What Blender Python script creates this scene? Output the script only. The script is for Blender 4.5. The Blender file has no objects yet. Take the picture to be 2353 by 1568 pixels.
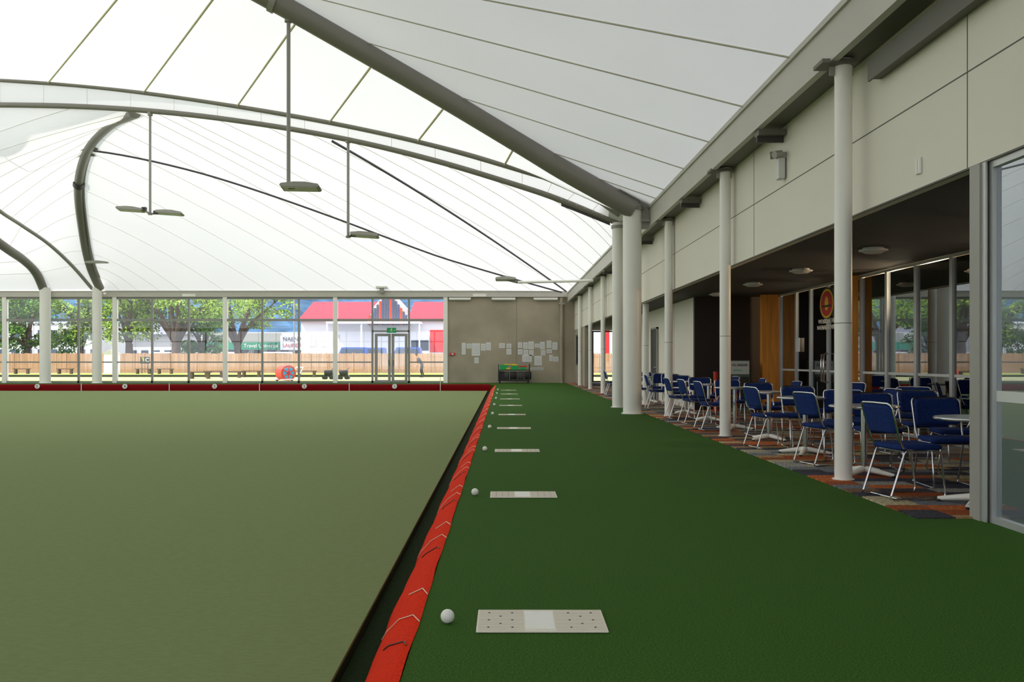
import bpy, math, random
import numpy as np
from mathutils import Vector, Matrix
random.seed(7)
C = bpy.context.scene.collection
H = 1.237          # eye height (m)
F = 2120.0         # focal length in px of a 2353 px wide frame

def at(x, y, d):   # survey helper: bearing + known depth -> metres
    return Vector(((x-1159)*d/F, d, H-(y-826)*d/F))

# ------------------------------------------------------------------ materials
def lin(c):
    return tuple(((v/255)/12.92 if v/255 <= 0.04045 else (((v/255)+0.055)/1.055)**2.4) for v in c)+(1,)

def mat(name, rgb, rough=0.6, metal=0.0, var=0.0, scale=8.0, bump=0.0, bscale=None, emit=0.0, stretch=None, detail=4, spread=0.2):
    m = bpy.data.materials.new(name); m.use_nodes = True
    nt = m.node_tree; N = nt.nodes; L = nt.links
    b = N['Principled BSDF']
    b.inputs['Roughness'].default_value = rough
    b.inputs['Metallic'].default_value = metal
    if rough > 0.85: b.inputs['Specular IOR Level'].default_value = 0.12
    col = lin(rgb)
    b.inputs['Base Color'].default_value = col
    if var > 0 or bump > 0:
        tc = N.new('ShaderNodeTexCoord'); mp = N.new('ShaderNodeMapping')
        L.new(tc.outputs['Object'], mp.inputs['Vector'])
        if stretch: mp.inputs['Scale'].default_value = stretch
    if var > 0:
        n = N.new('ShaderNodeTexNoise'); n.inputs['Scale'].default_value = scale; n.inputs['Detail'].default_value = detail
        n.inputs['Roughness'].default_value = 0.7 if detail >= 8 else 0.5
        L.new(mp.outputs['Vector'], n.inputs['Vector'])
        r = N.new('ShaderNodeValToRGB')
        r.color_ramp.elements[0].position = 0.5-spread; r.color_ramp.elements[1].position = 0.5+spread
        r.color_ramp.elements[0].color = tuple(max(0, c*(1-var)) for c in col[:3])+(1,)
        r.color_ramp.elements[1].color = tuple(min(1, c*(1+var)) for c in col[:3])+(1,)
        L.new(n.outputs['Fac'], r.inputs['Fac']); L.new(r.outputs['Color'], b.inputs['Base Color'])
    if bump > 0:
        n2 = N.new('ShaderNodeTexNoise'); n2.inputs['Scale'].default_value = bscale or scale*3
        L.new(mp.outputs['Vector'], n2.inputs['Vector'])
        bp = N.new('ShaderNodeBump'); bp.inputs['Strength'].default_value = bump; bp.inputs['Distance'].default_value = 0.01
        L.new(n2.outputs['Fac'], bp.inputs['Height']); L.new(bp.outputs['Normal'], b.inputs['Normal'])
    if emit > 0:
        b.inputs['Emission Color'].default_value = col; b.inputs['Emission Strength'].default_value = emit
    return m

def glass_mat(name, tint, ior=1.5, boost=1.0, haze=0.0):
    m = bpy.data.materials.new(name); m.use_nodes = True
    nt = m.node_tree; N = nt.nodes; L = nt.links
    N.remove(N['Principled BSDF']); out = N['Material Output']
    tr = N.new('ShaderNodeBsdfTransparent'); tr.inputs['Color'].default_value = tint
    gl = N.new('ShaderNodeBsdfGlossy'); gl.inputs['Roughness'].default_value = 0.01
    gl.inputs['Color'].default_value = (0.90, 0.95, 1, 1)
    fr = N.new('ShaderNodeFresnel'); fr.inputs['IOR'].default_value = ior
    mu = N.new('ShaderNodeMath'); mu.operation = 'MULTIPLY'; mu.inputs[1].default_value = boost; mu.use_clamp = True
    L.new(fr.outputs[0], mu.inputs[0])
    mx = N.new('ShaderNodeMixShader'); L.new(mu.outputs[0], mx.inputs[0])
    if haze > 0:
        df = N.new('ShaderNodeBsdfTranslucent'); df.inputs['Color'].default_value = (0.80, 0.90, 1, 1)
        d2 = N.new('ShaderNodeBsdfDiffuse'); d2.inputs['Color'].default_value = (0.80, 0.90, 1, 1)
        m0 = N.new('ShaderNodeMixShader'); m0.inputs[0].default_value = 0.7
        L.new(df.outputs[0], m0.inputs[1]); L.new(d2.outputs[0], m0.inputs[2])
        m2 = N.new('ShaderNodeMixShader'); m2.inputs[0].default_value = haze
        L.new(tr.outputs[0], m2.inputs[1]); L.new(m0.outputs[0], m2.inputs[2]); L.new(m2.outputs[0], mx.inputs[1])
    else:
        L.new(tr.outputs[0], mx.inputs[1])
    L.new(gl.outputs[0], mx.inputs[2]); L.new(mx.outputs[0], out.inputs['Surface'])
    return m

def fabric_mat(name, trans, ca, cb):
    m = bpy.data.materials.new(name); m.use_nodes = True
    nt = m.node_tree; N = nt.nodes; L = nt.links
    N.remove(N['Principled BSDF']); out = N['Material Output']
    tl = N.new('ShaderNodeBsdfTranslucent'); df = N.new('ShaderNodeBsdfDiffuse')
    tc = N.new('ShaderNodeTexCoord'); n = N.new('ShaderNodeTexNoise'); n.inputs['Scale'].default_value = 0.3
    L.new(tc.outputs['Object'], n.inputs['Vector'])
    r = N.new('ShaderNodeValToRGB')
    r.color_ramp.elements[0].color = ca; r.color_ramp.elements[1].color = cb
    L.new(n.outputs['Fac'], r.inputs['Fac'])
    L.new(r.outputs['Color'], tl.inputs['Color']); df.inputs['Color'].default_value = (0.88, 0.875, 0.865, 1)
    mx = N.new('ShaderNodeMixShader'); mx.inputs[0].default_value = 1-trans
    L.new(tl.outputs[0], mx.inputs[1]); L.new(df.outputs[0], mx.inputs[2]); L.new(mx.outputs[0], out.inputs['Surface'])
    return m

def carpet_tile_mat():
    m = bpy.data.materials.new('carpet_tiles'); m.use_nodes = True
    nt = m.node_tree; N = nt.nodes; L = nt.links; b = N['Principled BSDF']; b.inputs['Roughness'].default_value = 0.95
    b.inputs['Specular IOR Level'].default_value = 0.1
    tc = N.new('ShaderNodeTexCoord')
    mp = N.new('ShaderNodeVectorMath'); mp.operation = 'MULTIPLY'; mp.inputs[1].default_value = (2.0, 4.0, 1)
    fl = N.new('ShaderNodeVectorMath'); fl.operation = 'FLOOR'
    L.new(tc.outputs['Object'], mp.inputs[0]); L.new(mp.outputs[0], fl.inputs[0])
    wn = N.new('ShaderNodeTexWhiteNoise'); L.new(fl.outputs[0], wn.inputs['Vector'])
    r = N.new('ShaderNodeValToRGB'); r.color_ramp.interpolation = 'CONSTANT'
    cols = [(70, 68, 76), (190, 104, 58), (158, 156, 150), (128, 98, 78), (74, 74, 88), (190, 176, 142), (158, 84, 48), (120, 124, 130), (172, 138, 98)]
    e = r.color_ramp.elements
    e[0].position = 0; e[0].color = lin(cols[0]); e[1].position = 1/9; e[1].color = lin(cols[1])
    for i in range(2, 9):
        k = e.new(i/9); k.color = lin(cols[i])
    L.new(wn.outputs['Value'], r.inputs['Fac'])
    n = N.new('ShaderNodeTexNoise'); n.inputs['Scale'].default_value = 6
    m2 = N.new('ShaderNodeMapping'); m2.inputs['Scale'].default_value = (30, 2, 1)
    L.new(tc.outputs['Object'], m2.inputs['Vector']); L.new(m2.outputs[0], n.inputs['Vector'])
    r2 = N.new('ShaderNodeValToRGB'); r2.color_ramp.elements[0].position = 0.4; r2.color_ramp.elements[1].position = 0.6
    r2.color_ramp.elements[0].color = (0.5, 0.5, 0.5, 1); r2.color_ramp.elements[1].color = (1.2, 1.2, 1.2, 1)
    L.new(n.outputs['Fac'], r2.inputs['Fac'])
    mx = N.new('ShaderNodeVectorMath'); mx.operation = 'MULTIPLY'
    L.new(r.outputs['Color'], mx.inputs[0]); L.new(r2.outputs['Color'], mx.inputs[1]); L.new(mx.outputs[0], b.inputs['Base Color'])
    return m

def leaf_mat(name, a, c):
    m = bpy.data.materials.new(name); m.use_nodes = True
    nt = m.node_tree; N = nt.nodes; L = nt.links; b = N['Principled BSDF']
    g = N.new('ShaderNodeNewGeometry'); r = N.new('ShaderNodeValToRGB')
    r.color_ramp.elements[0].color = lin(a); r.color_ramp.elements[1].color = lin(c)
    L.new(g.outputs['Random Per Island'], r.inputs['Fac']); L.new(r.outputs['Color'], b.inputs['Base Color'])
    b.inputs['Roughness'].default_value = 0.7
    return m

M = {}
M['fabric'] = fabric_mat('roof_fabric', 0.32, (0.84, 0.83, 0.81, 1), (0.91, 0.90, 0.88, 1))
M['fabric_shaded'] = fabric_mat('roof_fabric_shaded', 0.15, (0.70, 0.70, 0.73, 1), (0.86, 0.86, 0.87, 1))  # grey shade of the right roof panel put into a less translucent fabric
M['seam'] = mat('seam_tape', (226, 220, 186), 0.7)
M['seam_thin'] = mat('seam_weld', (236, 233, 218), 0.7)
M['seam_m'] = mat('seam_webbing', (184, 182, 162), 0.7)
M['steel'] = mat('painted_steel', (158, 156, 148), 0.45, var=0.04, scale=1.5)
M['steel_b'] = mat('arch_paint', (130, 127, 118), 0.4, var=0.04, scale=0.8)
M['steel_l'] = mat('painted_column_steel', (242, 240, 232), 0.35, var=0.02, scale=1.5)
M['steel_d'] = mat('dark_steel', (60, 58, 56), 0.5)
M['cable'] = mat('steel_cable', (84, 80, 88), 0.5, 0.3)
M['turf'] = mat('walkway_turf', (58, 94, 32), 0.95, var=0.62, scale=110, bump=0.5, bscale=240, detail=8, spread=0.17)
M['green'] = mat('bowling_green_cloth', (122, 136, 90), 0.95, var=0.11, scale=30, bump=0.25, bscale=160, stretch=(0.5, 1.4, 1), detail=8)
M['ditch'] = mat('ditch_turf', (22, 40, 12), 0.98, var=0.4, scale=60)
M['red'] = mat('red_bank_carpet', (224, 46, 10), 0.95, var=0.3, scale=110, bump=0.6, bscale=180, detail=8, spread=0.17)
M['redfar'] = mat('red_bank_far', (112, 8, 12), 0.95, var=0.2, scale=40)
M['white'] = mat('white_plastic', (240, 238, 230), 0.5, var=0.02, scale=20)
M['matw'] = mat('bowls_mat_rubber', (232, 224, 208), 0.7, var=0.07, scale=60, stretch=(1, 6, 1))
M['matd'] = mat('bowls_mat_groove', (190, 178, 160), 0.8)
M['string'] = mat('white_string', (236, 212, 190), 0.8)
M['black'] = mat('black_plastic', (22, 22, 24), 0.5)
M['panel'] = mat('wall_panel_paint', (232, 226, 212), 0.6, var=0.015, scale=1.2)
M['groove'] = mat('panel_joint', (110, 108, 100), 0.8)
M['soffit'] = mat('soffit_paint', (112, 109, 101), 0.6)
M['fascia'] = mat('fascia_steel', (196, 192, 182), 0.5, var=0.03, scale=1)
M['conc'] = mat('concrete_wall', (166, 156, 136), 0.85, var=0.14, scale=0.7, detail=7, bump=0.1, bscale=20)
M['alu'] = mat('aluminium_frame', (190, 191, 190), 0.35, 0.4)
M['aluf'] = mat('grey_window_frame', (146, 146, 142), 0.45, 0.1)
M['glass'] = glass_mat('clear_glass', (0.97, 0.98, 0.985, 1))
M['glass2'] = glass_mat('reflective_door_glass', (0.78, 0.79, 0.8, 1), 1.5, 2.2)
M['glass3'] = glass_mat('terrace_glass', (0.92, 0.96, 0.99, 1), 1.5, 3.4, 0.24)  # pale haze mixed in to stand for the pane's bright reflections
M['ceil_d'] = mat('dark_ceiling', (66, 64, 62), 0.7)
M['dark'] = mat('dark_wall', (48, 38, 32), 0.7)
M['brown'] = mat('room_wall', (96, 68, 46), 0.8)
M['timber'] = mat('pine_timber', (232, 148, 52), 0.5, var=0.22, scale=2.2, stretch=(6, 6, 0.5), detail=6)
M['tiles'] = carpet_tile_mat()
M['chrome'] = mat('chrome', (215, 216, 220), 0.15, 1.0)
M['blue'] = mat('blue_upholstery', (30, 50, 104), 0.9, var=0.22, scale=60)
M['topt'] = mat('table_laminate', (178, 182, 182), 0.2)
M['paper'] = mat('paper', (218, 218, 216), 0.8, var=0.05, scale=40)
M['dkgreen'] = mat('exit_green', (10, 120, 60), 0.5, emit=0.35)
M['exitrefl'] = mat('exit_reflection_green', (6, 110, 56), 0.5, emit=1.2)
M['exitw'] = mat('exit_reflection_white', (250, 250, 250), 0.5, emit=1.6)
M['redp'] = mat('red_paint', (206, 34, 40), 0.5)
M['yellow'] = mat('yellow_paint', (238, 196, 30), 0.5)
M['warm'] = mat('warm_lamp', (255, 220, 130), 0.5, emit=6)
M['fence'] = mat('fence_timber', (160, 124, 98), 0.85, var=0.25, scale=1.0, stretch=(7, 1, 0.3))
M['bark'] = mat('bark', (86, 72, 62), 0.9, var=0.3, scale=3)
M['leafA'] = leaf_mat('leaves_bright', (44, 84, 16), (160, 190, 56))
M['leafB'] = leaf_mat('leaves_dark', (22, 52, 18), (100, 146, 40))
M['ogreen'] = mat('outdoor_green', (158, 166, 80), 0.95, var=0.2, scale=0.5)
M['pave'] = mat('paving', (186, 176, 162), 0.9, var=0.08, scale=1)
M['asph'] = mat('asphalt', (128, 128, 136), 0.9, var=0.1, scale=1)
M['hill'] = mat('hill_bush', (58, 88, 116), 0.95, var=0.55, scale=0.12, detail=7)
M['bwhite'] = mat('white_render', (240, 240, 246), 0.8, var=0.02, scale=0.5)
M['bcream'] = mat('cream_render', (196, 194, 192), 0.8, var=0.05, scale=0.5)
M['rroof'] = mat('red_roof', (192, 18, 48), 0.6, var=0.08, scale=1, stretch=(4, 1, 1))
M['teal'] = mat('teal_sign', (34, 130, 100), 0.6)
M['wind'] = mat('dark_window', (60, 72, 90), 0.15)
M['skin'] = mat('skin', (196, 142, 112), 0.6)
M['shirt'] = mat('dark_shirt', (60, 58, 66), 0.8)
M['trous'] = mat('grey_trousers', (48, 48, 54), 0.8)
M['hair'] = mat('hair', (60, 46, 36), 0.8)
M['bluecar'] = mat('blue_paint', (56, 88, 160), 0.4)
M['cyan'] = mat('cyan_plastic', (40, 160, 190), 0.5)
M['orange'] = mat('orange_plastic', (200, 54, 20), 0.6)
M['slat'] = mat('slat_blue_grey', (62, 66, 96), 0.7)
M['fridge'] = mat('green_cabinet', (88, 114, 98), 0.5)
M['lens'] = mat('lamp_diffuser', (212, 214, 210), 0.4)

# ------------------------------------------------------------------ mesh builder
class MB:
    def __init__(s): s.v = []; s.f = []; s.mi = []; s.sm = []; s.mats = []
    def m(s, name):
        if name not in s.mats: s.mats.append(name)
        return s.mats.index(name)
    def add(s, vs, fs, mt, smooth=False):
        o = len(s.v); k = s.m(mt)
        s.v += [tuple(v) for v in vs]
        for f in fs:
            s.f.append(tuple(i+o for i in f)); s.mi.append(k); s.sm.append(smooth)
        return s
    def box(s, x0, x1, y0, y1, z0, z1, mt, T=None):
        vs = [Vector((x, y, z)) for z in (z0, z1) for y in (y0, y1) for x in (x0, x1)]
        if T is not None: vs = [T @ v for v in vs]
        return s.add(vs, [(0, 2, 3, 1), (4, 5, 7, 6), (0, 1, 5, 4), (2, 6, 7, 3), (0, 4, 6, 2), (1, 3, 7, 5)], mt)
    def tube(s, pts, r, mt, seg=12, closed=False, T=None):
        pts = [Vector(p) for p in pts]; n = len(pts)
        rs = r if isinstance(r, (list, tuple)) else [r]*n
        tan = []
        for i in range(n):
            if closed: t = pts[(i+1) % n]-pts[i-1]
            else: t = pts[min(i+1, n-1)]-pts[max(i-1, 0)]
            tan.append(t.normalized())
        up = Vector((0, 0, 1)) if abs(tan[0].z) < 0.9 else Vector((1, 0, 0))
        nrm = tan[0].cross(up).normalized(); vs = []
        for i in range(n):
            nrm = (nrm-tan[i]*nrm.dot(tan[i])).normalized(); b = tan[i].cross(nrm)
            for k in range(seg):
                a = 2*math.pi*k/seg
                vs.append(pts[i]+(nrm*math.cos(a)+b*math.sin(a))*rs[i])
        if T is not None: vs = [T @ v for v in vs]
        fs = []
        for i in range(n if closed else n-1):
            j = (i+1) % n
            for k in range(seg):
                l = (k+1) % seg
                fs.append((i*seg+k, i*seg+l, j*seg+l, j*seg+k))
        s.add(vs, fs, mt, True)
        if not closed:
            s.add(vs[:seg], [tuple(range(seg-1, -1, -1))], mt); s.add(vs[-seg:], [tuple(range(seg))], mt)
        return s
    def cyl(s, x, y, z0, z1, r, mt, seg=20, T=None):
        return s.tube([(x, y, z0), (x, y, z1)], r, mt, seg, T=T)
    def slab(s, w, h, t, r, mt, T, e=0.01, curve=0.0, seg=5):
        # rounded-corner cushion, w along x, h along y, thickness t along z, optional curve
        out = []
        for cx, cy, a0 in ((w/2-r, h/2-r, 0), (-w/2+r, h/2-r, 90), (-w/2+r, -h/2+r, 180), (w/2-r, -h/2+r, 270)):
            for k in range(seg+1):
                a = math.radians(a0+90*k/seg); out.append((cx+r*math.cos(a), cy+r*math.sin(a)))
        n = len(out); rings = []
        for sc, z in ((e*1.6, -t/2), (e*0.4, -t/2+e*0.4), (0, -t/2+e), (0, t/2-e), (e*0.4, t/2-e*0.4), (e*1.6, t/2)):
            rings.append([(x*(1-2*sc/w), y*(1-2*sc/h), z) for x, y in out])
        vs = [T @ Vector((x, y, z+curve*(x/(w/2))**2)) for R in rings for x, y, z in R]
        fs = []
        for i in range(len(rings)-1):
            for k in range(n):
                l = (k+1) % n; fs.append((i*n+k, i*n+l, (i+1)*n+l, (i+1)*n+k))
        s.add(vs, fs, mt, True)
        for ri, flip in ((0, True), (len(rings)-1, False)):
            base = ri*n; q = []
            half = n//2
            for k in range(half-1):
                a, b2, c, d = k, k+1, n-2-k, n-1-k
                if b2 == c: f = (a, b2, d)
                elif b2 > c: break
                else: f = (a, b2, c, d)
                q.append(tuple(reversed(f)) if flip else f)
            s.add(vs[base:base+n], q, mt, True)
        return s
    def sphere(s, c, r, mt, u=16, v=10, T=None, sc=(1, 1, 1)):
        vs = [Vector((c[0], c[1], c[2]-r*sc[2]))]
        for j in range(1, v):
            ph = math.pi*j/v
            for i in range(u):
                th = 2*math.pi*i/u
                vs.append(Vector((c[0]+r*sc[0]*math.sin(ph)*math.cos(th), c[1]+r*sc[1]*math.sin(ph)*math.sin(th), c[2]-r*sc[2]*math.cos(ph))))
        vs.append(Vector((c[0], c[1], c[2]+r*sc[2])))
        if T is not None: vs = [T @ w for w in vs]
        fs = []
        for i in range(u):
            l = (i+1) % u; fs.append((0, 1+l, 1+i))
            for j in range(v-2): fs.append((1+j*u+i, 1+j*u+l, 1+(j+1)*u+l, 1+(j+1)*u+i))
            fs.append((1+(v-2)*u+i, 1+(v-2)*u+l, len(vs)-1))
        return s.add(vs, fs, mt, True)
    def prism(s, prof, x0, x1, mt, axis='x'):
        n = len(prof)
        if axis == 'x': vs = [(x0, a, z) for a, z in prof]+[(x1, a, z) for a, z in prof]
        else: vs = [(a, x0, z) for a, z in prof]+[(a, x1, z) for a, z in prof]
        fs = [tuple(range(n)), tuple(range(2*n-1, n-1, -1))]+[(i, (i+1) % n, n+(i+1) % n, n+i) for i in range(n)]
        return s.add(vs, fs, mt)
    def mesh(s, name):
        me = bpy.data.meshes.new(name); me.from_pydata(s.v, [], s.f)
        for k in s.mats: me.materials.append(M[k])
        me.polygons.foreach_set('material_index', s.mi); me.polygons.foreach_set('use_smooth', s.sm)
        me.update(); return me
    def obj(s, name, loc=(0, 0, 0), parent=None, origin=None):
        if origin is not None:
            s.v = [(a-origin[0], b-origin[1], c-origin[2]) for a, b, c in s.v]; loc = origin
        o = bpy.data.objects.new(name, s.mesh(name)); C.objects.link(o); o.location = loc
        if parent: o.parent = parent
        return o

def inst(name, me, loc, rz=0.0):
    o = bpy.data.objects.new(name, me); C.objects.link(o); o.location = loc; o.rotation_euler = (0, 0, rz); return o

def empty(name, loc):
    e = bpy.data.objects.new(name, None); e.empty_display_size = 0.1; C.objects.link(e); e.location = loc; return e

def text(body, size, mt, loc, rot, parent=None, name='lettering', ext=0.002, align='CENTER', sx=1.0):
    cu = bpy.data.curves.new(name, 'FONT'); cu.body = body; cu.size = size; cu.align_x = align; cu.align_y = 'CENTER'; cu.extrude = ext
    cu.materials.append(M[mt]); o = bpy.data.objects.new(name, cu); C.objects.link(o)
    if parent:
        o.parent = parent; o.location = Vector(loc)-parent.location
    else: o.location = loc
    o.rotation_euler = rot; o.scale = (sx, 1, 1); return o

FACE_CAM = (math.radians(90), 0, 0)                  # reads from -Y side
FACE_LEFT = (math.radians(90), 0, math.radians(-90)) # reads from -X side

def cat(P, s):
    n = len(P); i = min(max(int(math.floor(s)), 0), n-2); t = s-i
    p1, p2 = P[i], P[i+1]
    p0 = P[i-1] if i > 0 else p1*2-p2
    p3 = P[i+2] if i+2 < n else p2*2-p1
    return 0.5*((2*p1)+(p2-p0)*t+(2*p0-5*p1+4*p2-p3)*t*t+(3*p1-p0-3*p2+p3)*t**3)
def linp(P, s):
    n = len(P); i = min(max(int(math.floor(s)), 0), n-2); return P[i].lerp(P[i+1], s-i)
def dense(P, k=8):
    return [cat(P, i/k) for i in range((len(P)-1)*k+1)]
V = Vector

# ------------------------------------------------------------------ ground shell
FARY = 48.4
b = MB()
b.box(-0.40, 3.68, -8, FARY+0.1, -0.4, 0, 'turf')
b.box(3.68, 3.70, -8, 7.15, -0.4, 0, 'turf')
b.obj('floor_walkway')
b = MB(); b.box(-48, -0.40, 44.45, FARY+0.1, -0.4, 0, 'turf'); b.obj('floor_far_walkway')
b = MB(); b.box(-46, -0.79, -6, 42.9, -0.5, -0.23, 'green'); b.obj('bowling_green')
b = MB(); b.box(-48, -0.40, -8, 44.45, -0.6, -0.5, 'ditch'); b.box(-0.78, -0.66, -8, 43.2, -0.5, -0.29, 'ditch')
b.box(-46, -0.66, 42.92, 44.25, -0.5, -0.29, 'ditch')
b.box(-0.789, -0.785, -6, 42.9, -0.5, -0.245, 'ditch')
b.obj('floor_ditch')
# side red bank (sloping carpet)
b = MB(); n = 260
vs = []
for i in range(n+1):
    y = -6+50.3*i/n
    w = 0.006*math.sin(y*3.1)+0.004*math.sin(y*7.7)
    vs += [(-0.40+w*0.6, y, 0.004), (-0.44, y, 0.002), (-0.54, y, -0.10), (-0.62+w, y, -0.20), (-0.665+w, y, -0.285)]
fs = []
for i in range(n):
    for k in range(4): a = i*5+k; fs.append((a, a+1, a+6, a+5))
b.add(vs, fs, 'red', True); b.obj('side_bank_carpet')
# far bank
b = MB()
vs = []; m_ = 60
for i in range(m_+1):
    x = -46+45.33*i/m_
    vs += [(x, 44.55, 0.02), (x, 44.46, 0.035), (x, 44.36, 0.0), (x, 44.31, -0.08), (x, 44.29, -0.29)]
fs = [(i*5+k, i*5+k+1, i*5+k+6, i*5+k+5) for i in range(m_) for k in range(4)]
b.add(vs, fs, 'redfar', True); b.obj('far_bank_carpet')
for i, (x, nn) in enumerate(zip((87, 288, 494, 700, 907), '54321')):
    X = (x-1159)*44.3/F
    e = empty('rink_number_marker', (X, 44.22, -0.06))
    b = MB(); b.tube([(0, 0.0, 0), (0, 0.04, 0)], 0.115, 'white', 24); b.obj('disc', parent=e)
    text(nn, 0.2, 'black', (X, 44.212, -0.065), FACE_CAM, e, 'numeral')
for x in (188, 390, 597, 803, 1012):
    X = (x-1159)*44.3/F; b = MB(); hh = 0.35 if x == 1012 else 0.06
    b.box(-0.015, 0.015, -0.012, 0.012, -0.29, hh, 'white'); b.tube([(0, 0, hh), (0, 0, hh+0.03)], 0.018, 'white', 10)
    b.obj('rink_boundary_peg', (X, 44.24, 0))
# strings across the side bank
b = MB()
def bank(u, y, h=0.008):   # u 0 top .. 1 bottom
    P = [V((-0.40, y, 0.004)), V((-0.44, y, 0.002)), V((-0.54, y, -0.10)), V((-0.62, y, -0.20)), V((-0.665, y, -0.285))]
    p = linp(P, u*4); return p+V((0.3*h, 0, h))
y = 4.32
while y < 42:
    b.tube([bank(0.0, y, 0.006), bank(0.25, y+0.10, 0.010), bank(0.5, y+0.38, 0.012), bank(0.75, y+0.50, 0.010), bank(0.97, y+0.62, 0.008)], 0.0026, 'string', 6)
    b.tube([bank(0.02, y+0.50, 0.006), bank(0.25, y+0.62, 0.008), bank(0.5, y+0.88, 0.010)], 0.003, 'string', 6)
    b.tube([bank(0.15, y-0.36, 0.006), bank(0.25, y-0.30, 0.006), bank(0.5, y-0.04, 0.008), bank(0.6, y+0.02, 0.008)], 0.003, 'black', 6)
    y += 2.03
b.obj('rink_marker_strings')
# bowls mats and jacks
b = MB()
b.slab(0.60, 0.36, 0.008, 0.004, 'matw', Matrix.Translation((0, 0, 0.005)), 0.002)
b.box(-0.075, 0.06, -0.145, 0.145, 0.009, 0.0105, 'white')
for i in range(3):
    for j in range(5):
        if (i == 1) == (j % 2 == 0):
            continue
        for sx in (-1, 1):
            cx = sx*(0.19)+(-0.055+0.055*i); b.tube([(cx, -0.12+0.06*j, 0.009), (cx, -0.12+0.06*j, 0.0112)], 0.006, 'steel_d', 5)
for z in range(22):
    for xa, xc in ((-0.292, -0.08), (0.065, 0.292)):
        b.box(xa, xc, -0.170+z*0.0160, -0.166+z*0.0160, 0.0088, 0.0094, 'matd')
matme = b.mesh('bowls_mat')
jb = MB(); jb.sphere((0, 0, 0.0325), 0.0325, 'white', 24, 16); jackme = jb.mesh('jack_ball')
for i in range(9):
    yy = 4.34+4.05*i
    inst('bowls_mat', matme, (0.172, yy, 0.001), random.uniform(-0.008, 0.008))
    inst('jack_ball', jackme, (-0.262+random.uniform(-.006, .006), yy-0.02, 0.001))

# ------------------------------------------------------------------ right side building
FX = 3.3
b = MB(); b.box(3.2, 6.45, 7.15, FARY, -0.3, 0.012, 'tiles'); b.obj('floor_terrace_carpet')
b = MB(); b.box(3.70, 11, -8, 7.15, -0.4, 0.0, 'topt'); b.box(6.45, 11, 7.15, FARY, -0.4, 0.0, 'tiles'); b.obj('floor_clubroom')
b = MB()
b.box(FX, FX+0.02, -8, FARY-0.2, 4.26, 4.70, 'fascia')
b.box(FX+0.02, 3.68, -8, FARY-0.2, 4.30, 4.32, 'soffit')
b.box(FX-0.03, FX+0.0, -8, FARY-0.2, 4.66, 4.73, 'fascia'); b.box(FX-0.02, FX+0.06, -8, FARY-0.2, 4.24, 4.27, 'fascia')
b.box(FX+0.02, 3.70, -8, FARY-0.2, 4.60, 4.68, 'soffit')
b.obj('trim_eaves_beam')
b = MB()
b.box(3.68, 3.78, -8, FARY, 2.74, 4.66, 'panel')
b.box(3.676, 3.68, -8, FARY, 3.515, 3.525, 'groove')
for d in (7.33, 13.6, 19.9, 26.2, 32.5, 38.8): b.box(3.676, 3.68, d-0.004, d+0.004, 2.74, 4.3, 'groove')
b.box(3.66, 3.68, -8, FARY, 2.735, 2.75, 'groove')
b.obj('wall_right')
b = MB(); b.box(3.56, 3.675, 0.5, 9.0, 3.97, 4.14, 'soffit'); b.box(3.55, 3.57, 0.5, 9.02, 3.95, 4.16, 'soffit'); b.obj('blind_box')
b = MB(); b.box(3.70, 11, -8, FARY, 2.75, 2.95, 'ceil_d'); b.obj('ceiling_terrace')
for (X, d) in ((3.46, 9.42), (3.53, 14.75), (3.56, 20.0), (3.56, 33.3), (3.56, 38.2), (3.56, 43.5), (3.83, 25.0), (3.56, 28.3)):
    top = 4.295 if X < 3.7 else 2.745
    b = MB(); b.cyl(0, 0, 0.012, top, 0.087, 'steel_l', 28); b.cyl(0, 0, 0.012, 0.02, 0.11, 'steel_l', 28)
    if X < 3.7:
        b.box(-0.26, 0.10, -0.14, 0.14, top-0.07, top-0.03, 'soffit'); b.box(-0.14, 0.10, -0.01, 0.01, top-0.16, top-0.05, 'steel')
    b.cyl(0, 0, 1.6, 1.61, 0.0885, 'steel', 28)
    b.obj('steel_column', (X, d, 0))
for d in (12.1, 17.3, 22.8, 30.7):
    b = MB(); b.box(-0.17, 0.18, -0.1, 0.1, 4.16, 4.235, 'soffit'); b.box(-0.17, 0.18, -0.02, 0.02, 4.08, 4.16, 'steel_d'); b.obj('eaves_bracket', (3.48, d, 0))
b = MB(); b.cyl(0, 0, 0, 4.75, 0.21, 'steel_l', 36); b.cyl(0, 0, 0, 0.015, 0.25, 'steel_l', 36)
b.tube([(0, 0, 4.62), (0, 0, 4.72)], 0.24, 'steel', 36)
b.box(0.18, 0.38, -0.02, 0.02, 4.2, 4.7, 'steel'); b.box(0.1, 0.38, -0.1, 0.1, 4.36, 4.42, 'steel')
b.obj('arch_support_column', (2.91, 21.0, 0))
b = MB(); b.cyl(0, 0, 0, 4.75, 0.155, 'steel_l', 32); b.cyl(0, 0, 0, 0.015, 0.19, 'steel_l', 32); b.cyl(0, 0, 4.6, 4.68, 0.18, 'steel', 32)
b.obj('arch_support_column', (2.93, 23.75, 0))
for x, r in ((105, 0.27), (224, 0.235)):
    X = (x-1159)*47.9/F; b = MB(); b.cyl(0, 0, 0, 4.95, r, 'steel_l', 28); b.cyl(0, 0, 0, 0.02, r+.05, 'steel_l', 28); b.obj('arch_support_column', (X, 47.85, 0))

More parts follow.
